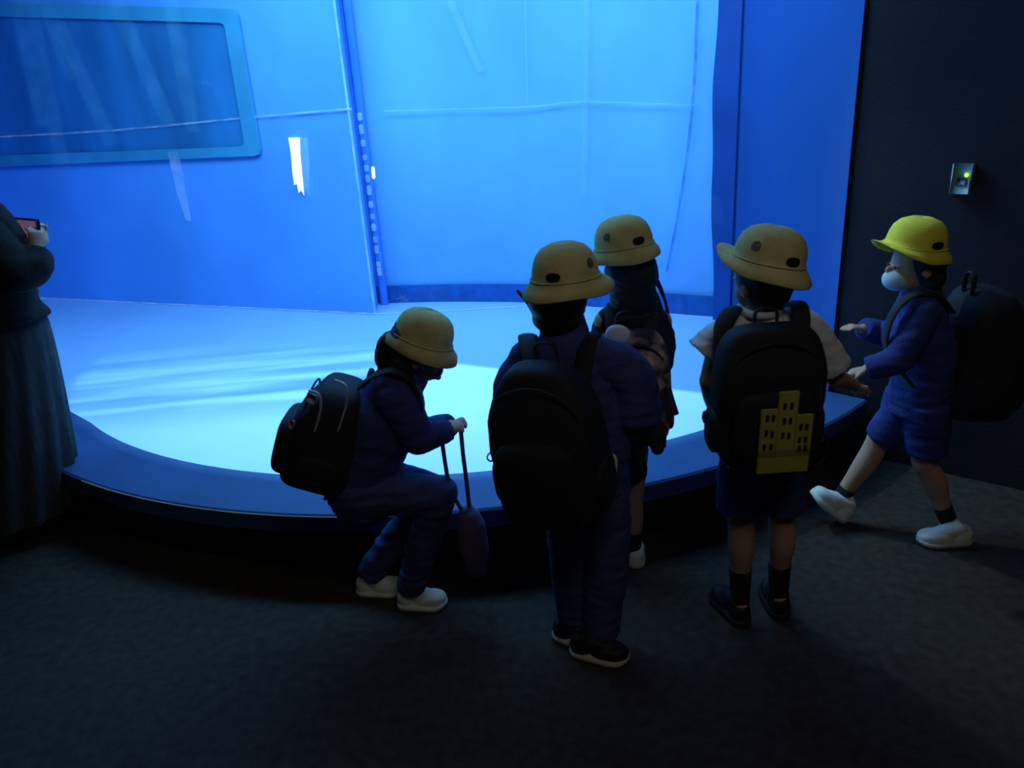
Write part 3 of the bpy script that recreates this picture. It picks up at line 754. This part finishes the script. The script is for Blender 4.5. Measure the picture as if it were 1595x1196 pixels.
# ---------- crouching girl
def girl_crouch():
    Y = 2.06
    hd = at(655, 548, Y); neck = at(630, 590, Y)
    s1 = at(618, 622, Y-.09); s2 = at(625, 618, Y+.10)
    hip = at(565, 752, Y)
    h1, h2 = hip+V((0, -.055, 0)), hip+V((0, .055, 0))
    k1, k2 = at(684, 768, Y-.06), at(676, 764, Y+.09)
    a1, a2 = at(636, 885, 2.08), at(573, 880, 2.17); a1.z = .075; a2.z = .08
    e1, e2 = at(652, 682, Y-.10), at(650, 680, Y+.11)
    w1, w2 = at(694, 672, Y-.03), at(700, 662, Y+.06)
    fwd = V((.97, .12, -.28)); upv = V((.28, 0, .95))
    bm = bmesh.new()
    fmh = head(bm, hd, .079, fwd, upv); tube(bm, [neck-V((.01, 0, .02)), hd], [.04, .042])
    tube(bm, [hip, at(578, 690, Y), at(608, 635, Y)], [.095, .09, .095], flat=.8, side=(0, 1, 0), seg=20)
    for s_, e_, w_, th in ((s1, e1, w1, 1), (s2, e2, w2, -1)):
        tube(bm, [s_, e_], [.034, .027]); tube(bm, [e_, w_], [.027, .018]); hand(bm, w_, V((.75, .0, .28)), V((.3, .25*(1 if th > 0 else -1), -.6)), .78, .95, th)
    for h_, k_, a_ in ((h1, k1, a1), (h2, k2, a2)):
        tube(bm, [h_, k_], [.06, .045]); tube(bm, [k_, k_*.65+a_*.35, a_], [.043, .042, .026]); tube(bm, [a_, a_+V((.03, 0, -.03))], [.024, .018])
    p = person('girl crouching in navy tracksuit with ponytail, facing right by the ledge', bm)
    eyes(p, fmh, .079)
    bm = bmesh.new()
    ell(bm, fmh, (0, .022, .020), (.077, .078, .083)); ell(bm, fmh, (0, .04, -.03), (.07, .05, .06))
    pt = [at(630, 524, Y), at(612, 520, Y), at(599, 534, Y), at(594, 560, Y), at(601, 588, Y)]
    tube(bm, pt, [.010, .013, .020, .020, .006])
    blob('hair', bm, M['hair'], p, .005, 3, .003, 35)
    hat(p, at(654, 541, Y), V((.38, 0, .92)), V((.92, .06, -.38)), M['hat'], .90, .88, upturn=-.25, hole=0, badge=-60)
    bm = bmesh.new(); ell(bm, fmh, (0, -.046, -.046), (.040, .030, .030)); link('face_mask', bm, M['navy'], p)
    # jacket
    bm = bmesh.new()
    tube(bm, [at(560, 768, Y), at(572, 710, Y), at(598, 650, Y), at(616, 612, Y), neck+V((.012, 0, .01)), at(640, 572, Y)], [.105, .115, .125, .105, .062, .05], flat=[1, .95, .88, .82, .95, .95], side=(0, 1, 0), seg=28, caps='flat')
    for s_, e_, w_ in ((s1, e1, w1), (s2, e2, w2)):
        tube(bm, [s_+V((-.01, 0, .01)), (s_+e_)/2, e_], [.055, .052, .048]); tube(bm, [e_, (e_+w_)/2, w_+V((.005, 0, 0))], [.048, .044, .036], caps=('round', 'flat'))
    blob('jacket', bm, M['navy'], p, .006, 4, .006, 12)
    bm = bmesh.new()
    tube(bm, [at(556, 730, Y), at(566, 765, Y)], [.10, .112], flat=1, side=(0, 1, 0))
    for h_, k_, a_ in ((h1, k1, a1), (h2, k2, a2)):
        tube(bm, [h_, (h_+k_)/2+V((0, 0, -.005)), k_], [.075, .066, .056]); tube(bm, [k_, (k_+a_)/2, a_+V((0, 0, .0))], [.055, .052, .047], caps=('round', 'flat'))
    blob('trousers', bm, M['navy2'], p, .006, 4, .006, 13)
    for a_, dz in ((a1, 0), (a2, 0)):
        g = V((a_.x, a_.y, 0.0)); shoe(p, g+V((-.052, 0, .0)), g+V((.118, -.01, .0)), M['shoe'], M['shoe'], s=1.0)
    # backpack
    up = at(565, 600, Y)-at(528, 738, Y); o = at(515, 672, Y)
    bk = at(470, 655, Y)-at(540, 680, Y)
    sh = [[at(560, 602, Y-.07), at(586, 584, Y-.075), at(615, 578, Y-.08), at(645, 596, Y-.08), at(658, 640, Y-.08), at(630, 690, Y-.08)],
          [at(560, 602, Y+.07), at(586, 584, Y+.075), at(615, 578, Y+.08), at(645, 596, Y+.08), at(658, 640, Y+.08), at(630, 690, Y+.08)]]
    r_, fm, K = backpack('backpack', o, up, bk, .27, .34, .26, M['blackcloth'], 'black backpack with grey piping worn by the crouching girl', shoulders=sh, lower_bulge=.25, handle_len=.06, taper=.15)
    for pts in ([(522, 592), (538, 600), (541, 622), (534, 650), (526, 672)], [(482, 608), (494, 612), (500, 626), (497, 650), (490, 672)]):
        bm = bmesh.new(); q = [at(u, v, Y-.138+(0.012 if i in (0,) else 0)) for i, (u, v) in enumerate(pts)]; tube(bm, q, .0055, seg=8, flat=.5); K(link('piping', bm, M['reflect'], props={'label': 'grey reflective piping'}))
    fm_b = fm
    bm = bmesh.new(); box(bm, frame(at(486, 620, Y-.13), (.5, 0, 1), (-.2, -1, 0)), (0, 0, 0), (.014, .006, .012), .002); K(link('tag', bm, M['reflect']))
    bm = bmesh.new(); box(bm, frame(at(457, 661, Y-.10), (.4, 0, 1), (-.6, -1, 0)), (0, 0, 0), (.008, .008, .011), .002); K(link('badge', bm, M['pink'], props={'label': 'small pink badge'}))
    bm = bmesh.new(); box(bm, frame(at(450, 712, Y-.09), (-.35, 0, 1), (-.8, -1, 0)), (0, 0, 0), (.010, .010, .028), .003); K(link('side_panel', bm, M['bottlegrey']))
    bm = bmesh.new(); tube(bm, [at(510, 752, Y-.05), at(509, 770, Y-.05), at(506, 778, Y-.05)], .006, flat=.4, seg=8); K(link('loose_strap', bm, M['blackcloth']))
    # bottle on straps
    root = bpy.data.objects.new('water_bottle', None); COL.objects.link(root); Yb = 1.99
    cc = at(737, 842, Yb); root.location = cc
    tag(root, 'mauve covered water bottle dangling on straps from the crouching girl\'s hands', 'bottle'); bpy.context.view_layer.update()
    kb = lambda o: child_keep(o, root)
    bm = bmesh.new(); tube(bm, [at(731, 806, Yb), at(734, 822, Yb), at(738, 850, Yb), at(742, 882, Yb)], [.036, .045, .047, .036], seg=24); kb(link('bottle_body', bm, M['bottle']))
    bm = bmesh.new(); tube(bm, [at(727, 792, Yb), at(730, 804, Yb)], [.022, .028], seg=20, caps='flat'); kb(link('bottle_cap', bm, M['strap']))
    for pts in ([(689, 690), (694, 725), (702, 762), (722, 800)], [(718, 672), (721, 705), (726, 745), (732, 798)]):
        bm = bmesh.new(); tube(bm, [at(u, v, Y-.05+(Yb-Y+.05)*i/3) for i, (u, v) in enumerate(pts)], .0065, flat=.4, seg=8); kb(link('bottle_strap', bm, M['strap']))
girl_crouch()

# ---------- walking child at the right
def child_walk():
    Y = 2.34
    hd = at(1425, 412, Y); neck = at(1436, 452, Y)
    sn, sf = at(1440, 486, Y-.09), at(1428, 484, Y+.10)      # near (left) and far (right) shoulders
    hip = at(1432, 618, Y)
    kf, kn = at(1366, 690, Y+.06), at(1440, 722, Y-.05)
    af = at(1303, 786, 2.42); an = at(1478, 812, 2.27)
    ef, wf_ = at(1388, 524, Y+.13), at(1345, 512, Y+.10)
    en, wn_ = at(1400, 560, Y-.12), at(1352, 574, Y-.08)
    fwd = V((-1, .12, -.05))
    bm = bmesh.new()
    fmh = head(bm, hd, .079, fwd); tube(bm, [neck-V((0, 0, .03)), hd+V((.01, 0, -.02))], [.042, .044])
    tube(bm, [hip, hip*.5+(sn+sf)*.25, (sn+sf)/2-V((0, 0, .03))], [.09, .085, .095], flat=.75, side=(0, 1, 0), seg=20)
    for s_, e_, w_, th in ((sn, en, wn_, 1), (sf, ef, wf_, -1)):
        tube(bm, [s_, e_], [.035, .027]); tube(bm, [e_, w_], [.027, .018]); hand(bm, w_, (w_-e_).normalized()+V((-.4, 0, 0)), V((0, 0, -1)), .85, .3, th)
    for k_, a_, dy in ((kf, af, .05), (kn, an, -.05)):
        hp = hip+V((0, dy, -.02)); tube(bm, [hp, (hp+k_)/2, k_], [.062, .055, .042]); tube(bm, [k_, k_*.7+a_*.3+V((.008, 0, 0)), k_*.3+a_*.7, a_], [.040, .041, .030, .024])
    tube(bm, [af, af+V((-.02, 0, -.01))], [.024, .02]); tube(bm, [an, an+V((-.02, 0, -.03))], [.024, .018])
    p = person('child striding left in blue jacket and shorts with brightly lit yellow hat', bm)
    eyes(p, fmh, .079)
    bm = bmesh.new(); ell(bm, fmh, (0, .020, .018), (.078, .077, .084)); ell(bm, fmh, (0, .045, -.04), (.07, .05, .055)); blob('hair', bm, M['hair'], p, .006, 3)
    bm = bmesh.new(); ell(bm, fmh, (0, -.050, -.046), (.047, .045, .037)); link('face_mask', bm, M['mask'], p)
    hat(p, at(1422, 397, Y), V((.10, -.05, 1)), V((-.97, -.18, 0)), M['hatlit'], .95, .96, upturn=1.25, hole=-86, holesize=1.0)
    bm = bmesh.new()
    tube(bm, [hip+V((0, 0, -.02)), hip+V((0, 0, .12)), (sn+sf)/2-V((0, 0, .08)), (sn+sf)/2-V((0, 0, .01)), neck, neck+V((-.006, 0, .03))], [.112, .115, .128, .105, .06, .052], flat=[.85, .85, .8, .7, .95, .95], side=(0, 1, 0), seg=28, caps='flat')
    for s_, e_, w_ in ((sn, en, wn_), (sf, ef, wf_)):
        tube(bm, [s_+V((0, 0, .0)), (s_+e_)/2, e_], [.052, .050, .046]); tube(bm, [e_, w_], [.046, .038], caps=('round', 'flat'))
    blob('jacket', bm, M['blue'], p, .006, 4, .006, 12)
    bm = bmesh.new()
    tube(bm, [hip+V((0, 0, .04)), hip+V((0, 0, -.05))], [.105, .112], flat=.85, side=(0, 1, 0), seg=24, caps='flat')
    tube(bm, [hip+V((-.01, .05, 0)), hip*.55+kf*.45+V((0, .01, 0)), kf+V((.012, 0, .02))], [.075, .068, .060], caps='flat', seg=20)
    tube(bm, [hip+V((0, -.05, 0)), kn+V((0, 0, .045))], [.075, .066], caps='flat', seg=20)
    blob('shorts', bm, M['blue'], p, .006, 4, .005, 12)
    for k_, a_ in ((kf, af), (kn, an)):
        bm = bmesh.new(); tube(bm, [k_*.28+a_*.72, a_], [.031, .029], caps=('flat', 'round')); link('sock', bm, M['sock'], p)
    # front shoe lands on its heel, toe up
    hl = atz(1306, 816); d_ = V((-.72, .05, .66)).normalized(); hl = hl+V((.015, 0, .004))
    shoe(p, hl, hl+d_*.185, M['shoe'], M['shoe'], s=1.1)
    g = atz(1512, 846); shoe(p, g, g+V((-.185, .02, 0)), M['shoe'], M['sole'], s=1.0)
    o = at(1520, 548, Y-.02)
    sh = [[at(1482, 484, Y-.07), at(1462, 462, Y-.075), at(1425, 458, Y-.08), at(1392, 486, Y-.08), at(1380, 540, Y-.085), at(1420, 600, Y-.10)],
          [at(1482, 484, Y+.07), at(1462, 462, Y+.075), at(1425, 458, Y+.08), at(1392, 486, Y+.08), at(1380, 540, Y+.085), at(1420, 600, Y+.10)]]
    backpack('backpack', o, (.05, 0, 1), (1, -.1, 0), .30, .44, .25, M['blackcloth'], 'bulky black backpack on the child walking past the dark wall', shoulders=sh, lower_bulge=.25)
child_walk()

# ---------- adult at the left edge taking a photo
def adult():
    Y = 2.78
    hd = at(-62, 288, Y); neck = at(-52, 335, Y)
    s1 = at(-14, 370, Y-.10); s2 = at(-60, 360, Y+.15)
    e1, e2 = at(28, 425, Y-.12), at(-5, 425, Y+.2)
    w1, w2 = at(56, 388, Y-.04), at(50, 376, Y+.10)
    hip = at(8, 560, Y); gl = atz(40, 800); gl.y = Y
    fwd = V((.85, .5, -.05))
    bm = bmesh.new()
    head(bm, hd, .098, fwd); tube(bm, [neck-V((0, 0, .04)), hd+V((0, 0, -.03))], [.05, .052])
    tube(bm, [hip, at(-8, 470, Y), at(-24, 375, Y)], [.14, .125, .15], flat=.65, side=(-.5, .85, 0), seg=20)
    for s_, e_, w_, th in ((s1, e1, w1, -1), (s2, e2, w2, 1)):
        tube(bm, [s_, e_], [.045, .036]); tube(bm, [e_, w_], [.036, .024]); hand(bm, w_, V((.25, .06, .9)), V((.3, -.2*th, .1)) if th > 0 else V((-.5, .3, .1)), 1.05, .75, th)
    for dy, dx in ((-.07, .0), (.08, -.02)):
        a_ = V((gl.x+dx, Y+dy, .08)); tube(bm, [hip+V((0, dy, -.03)), (hip+a_)/2+V((0, dy, 0)), a_], [.08, .055, .036]); tube(bm, [a_, a_+V((.12, .03, -.045))], [.034, .028])
    p = person('adult in black coat and long grey skirt at left edge, holding a phone', bm, .006)
    bm = bmesh.new(); fm = frame(hd, (0, 0, 1), -fwd); ell(bm, fm, (0, .02, .02), (.098, .098, .108)); ell(bm, fm, (0, .045, -.05), (.085, .07, .09)); tube(bm, [hd+V((-.03, -.03, -.05)), neck+V((-.04, -.03, -.02)), neck+V((-.03, -.05, -.12))], [.06, .05, .03]); blob('hair', bm, M['hair'], p, .007, 3, .004, 20)
    bm = bmesh.new()
    tube(bm, [at(10, 502, Y), at(-2, 470, Y), at(-12, 420, Y), at(-24, 370, Y), at(-32, 345, Y), neck+V((0, 0, .01))], [.185, .165, .165, .18, .14, .07], flat=[.8, .75, .72, .68, .66, .9], side=(.75, -.5, 0), seg=30, caps='flat')
    for s_, e_, w_ in ((s1, e1, w1), (s2, e2, w2)):
        tube(bm, [s_+V((-.02, 0, .0)), (s_+e_)/2+V((0, 0, -.01)), e_], [.075, .072, .070]); tube(bm, [e_, (e_+w_)/2+V((.012, 0, -.02)), w_], [.070, .068, .046], caps=('round', 'flat'))
    blob('coat', bm, M['coat'], p, .008, 4, .007, 9)
    # pleated skirt
    bm = bmesh.new(); rows = []; n = 96
    for i in range(15):
        t = i/14; c = at(6, 490, Y)*(1-t)+V((gl.x+.03, Y, .10))*t; c.y = Y
        r = .14+.145*t**.75
        rows.append([bm.verts.new(c+V((math.cos(2*math.pi*k/n)*r*(1+.05*t*math.sin(k*2*math.pi*16/n)+.02*t*math.sin(k*2*math.pi*5/n)), math.sin(2*math.pi*k/n)*r*.85*(1+.05*t*math.sin(k*2*math.pi*16/n)), 0))) for k in range(n)])
    for x, y in zip(rows, rows[1:]):
        for k in range(n): bm.faces.new((x[k], x[(k+1) % n], y[(k+1) % n], y[k]))
    bm.faces.new(rows[0])
    link('skirt', bm, M['skirt'], p)
    for dy, dx in ((-.07, .0), (.08, -.02)):
        g = V((gl.x+dx-.06, Y+dy, 0)); shoe(p, g, g+V((.22, .05, 0)), M['shoeblack'], M['shoeblack'], s=1.25)
    # phone
    root = bpy.data.objects.new('smartphone', None); COL.objects.link(root); c = at(43, 357, Y+.01); root.location = c
    tag(root, 'smartphone with dim pinkish screen held up by the adult', 'phone'); bpy.context.view_layer.update()
    fm = frame(c, (.1, .1, 1), V((-.5, -.85, .1)))
    bm = bmesh.new(); box(bm, fm, (0, 0, 0), (.072, .0045, .036), .003); child_keep(link('phone_body', bm, M['phone']), root)
    bm = bmesh.new(); box(bm, fm, (0, .0052, 0), (.064, .0008, .032)); child_keep(link('screen', bm, M['screen'], smooth=False), root)
adult()

# ------------------------------------------------------------------ light
def area(name, loc, tgt, size, energy, col, sy=None, spread=180):
    l = bpy.data.lights.new(name, 'AREA'); l.energy = energy; l.color = col; l.size = size
    if sy: l.shape = 'RECTANGLE'; l.size_y = sy
    l.spread = math.radians(spread)
    o = bpy.data.objects.new(name, l); COL.objects.link(o); o.location = loc
    o.rotation_euler = (Vector(tgt)-Vector(loc)).to_track_quat('-Z', 'Y').to_euler(); return o
area('tank_top_light', (-.6, 3.6, 3.1), (-.4, 5.3, 1.0), 3.4, 190, (.20, .56, 1.0), 1.2)
area('tank_floor_light', (-1.2, 4.6, 3.1), (-1.2, 4.6, 0), 3.2, 34, (.18, .56, 1.0), 1.6)
area('room_light', (.5, .2, 3.05), (.3, 2.1, .9), 1.2, 8.5, (1.0, .92, .78), 1.0)

def gobo(name, loc, energy, col):
    """added unseen lamp; its mask paints caustic streaks and a cut-off on the tank floor"""
    l = bpy.data.lights.new(name, 'POINT'); l.energy = energy; l.color = col; l.shadow_soft_size = .02
    l.use_nodes = True; nt = l.node_tree
    em = nt.nodes['Emission']
    tc = nt.nodes.new('ShaderNodeTexCoord'); sp = nt.nodes.new('ShaderNodeSeparateXYZ'); nt.links.new(tc.outputs['Normal'], sp.inputs[0])
    def mth(op, a, b=None, clamp=False):
        n = nt.nodes.new('ShaderNodeMath'); n.operation = op; n.use_clamp = clamp
        for i, x in enumerate((a, b)):
            if x is None: continue
            if isinstance(x, (int, float)): n.inputs[i].default_value = x
            else: nt.links.new(x, n.inputs[i])
        return n.outputs[0]
    dz = ZF-loc[2]
    nz = mth('MINIMUM', sp.outputs[2], -.05)
    k = mth('DIVIDE', dz, nz)
    X = mth('ADD', mth('MULTIPLY', sp.outputs[0], k), loc[0]); Yy = mth('ADD', mth('MULTIPLY', sp.outputs[1], k), loc[1])
    # signed distance to the cut-off line through (-.39,4.06) and (.96,3.30)
    dx, dy = .96+.39, 3.30-4.06; L = math.hypot(dx, dy)
    sd = mth('SUBTRACT', mth('MULTIPLY', mth('SUBTRACT', X, -.39), dy/L), mth('MULTIPLY', mth('SUBTRACT', Yy, 4.06), dx/L))
    sharp = mth('MULTIPLY', sd, 45, True)
    # left part: soft fade in Y with streaks
    wv = nt.nodes.new('ShaderNodeTexNoise'); wv.inputs['Scale'].default_value = 1.0; wv.inputs['Detail'].default_value = 3
    cb = nt.nodes.new('ShaderNodeCombineXYZ')
    nt.links.new(mth('MULTIPLY', mth('ADD', X, mth('MULTIPLY', Yy, .35)), .55), cb.inputs[0]); nt.links.new(mth('MULTIPLY', mth('SUBTRACT', Yy, mth('MULTIPLY', X, .10)), 6.5), cb.inputs[1])
    nt.links.new(cb.outputs[0], wv.inputs['Vector'])
    st = mth('MULTIPLY', mth('SUBTRACT', wv.outputs['Fac'], .40), 4.5, True)
    near = mth('MULTIPLY', mth('SUBTRACT', 3.75, Yy), 2.2, True)          # 1 near the pane
    far = mth('MULTIPLY', mth('SUBTRACT', 4.75, Yy), 1.6, True)
    left = mth('MAXIMUM', near, mth('MULTIPLY', far, st))
    side = mth('MULTIPLY', mth('SUBTRACT', X, -.75), 3.0, True)
    m1 = mth('MULTIPLY', sharp, side); m2 = mth('MULTIPLY', left, mth('SUBTRACT', 1, side))
    msk = mth('ADD', m1, m2)
    # keep the beam inside the tank (radius of the pane)
    rr = mth('SQRT', mth('ADD', mth('POWER', mth('SUBTRACT', X, TC.x), 2), mth('POWER', mth('SUBTRACT', Yy, TC.y), 2)))
    ins = mth('MULTIPLY', mth('SUBTRACT', 2.42, rr), 14, True)
    nt.links.new(mth('MULTIPLY', msk, mth('MAXIMUM', ins, .0)), em.inputs['Strength'])
    o = bpy.data.objects.new(name, l); COL.objects.link(o); o.location = loc; return o
gobo('added_pattern_light', (-.3, 3.7, 3.0), 330, (.48, .86, 1.0))  # unseen lamp added to draw caustic streaks and the light cut-off
def spot(name, loc, tgt, e, col, ang, blend=.6, soft=.05):
    l = bpy.data.lights.new(name, 'SPOT'); l.energy = e; l.color = col; l.spot_size = math.radians(ang); l.spot_blend = blend; l.shadow_soft_size = soft
    o = bpy.data.objects.new(name, l); COL.objects.link(o); o.location = loc
    o.rotation_euler = (Vector(tgt)-Vector(loc)).to_track_quat('-Z', 'Y').to_euler(); return o
spot('side_beam', (-.3, 3.9, 3.0), (1.55, 2.3, .5), 85, (.85, 1.0, .80), 34, .8)
w = bpy.data.worlds.new('world'); S.world = w; w.use_nodes = True
w.node_tree.nodes['Background'].inputs[0].default_value = (.05, .07, .12, 1); w.node_tree.nodes['Background'].inputs[1].default_value = .1
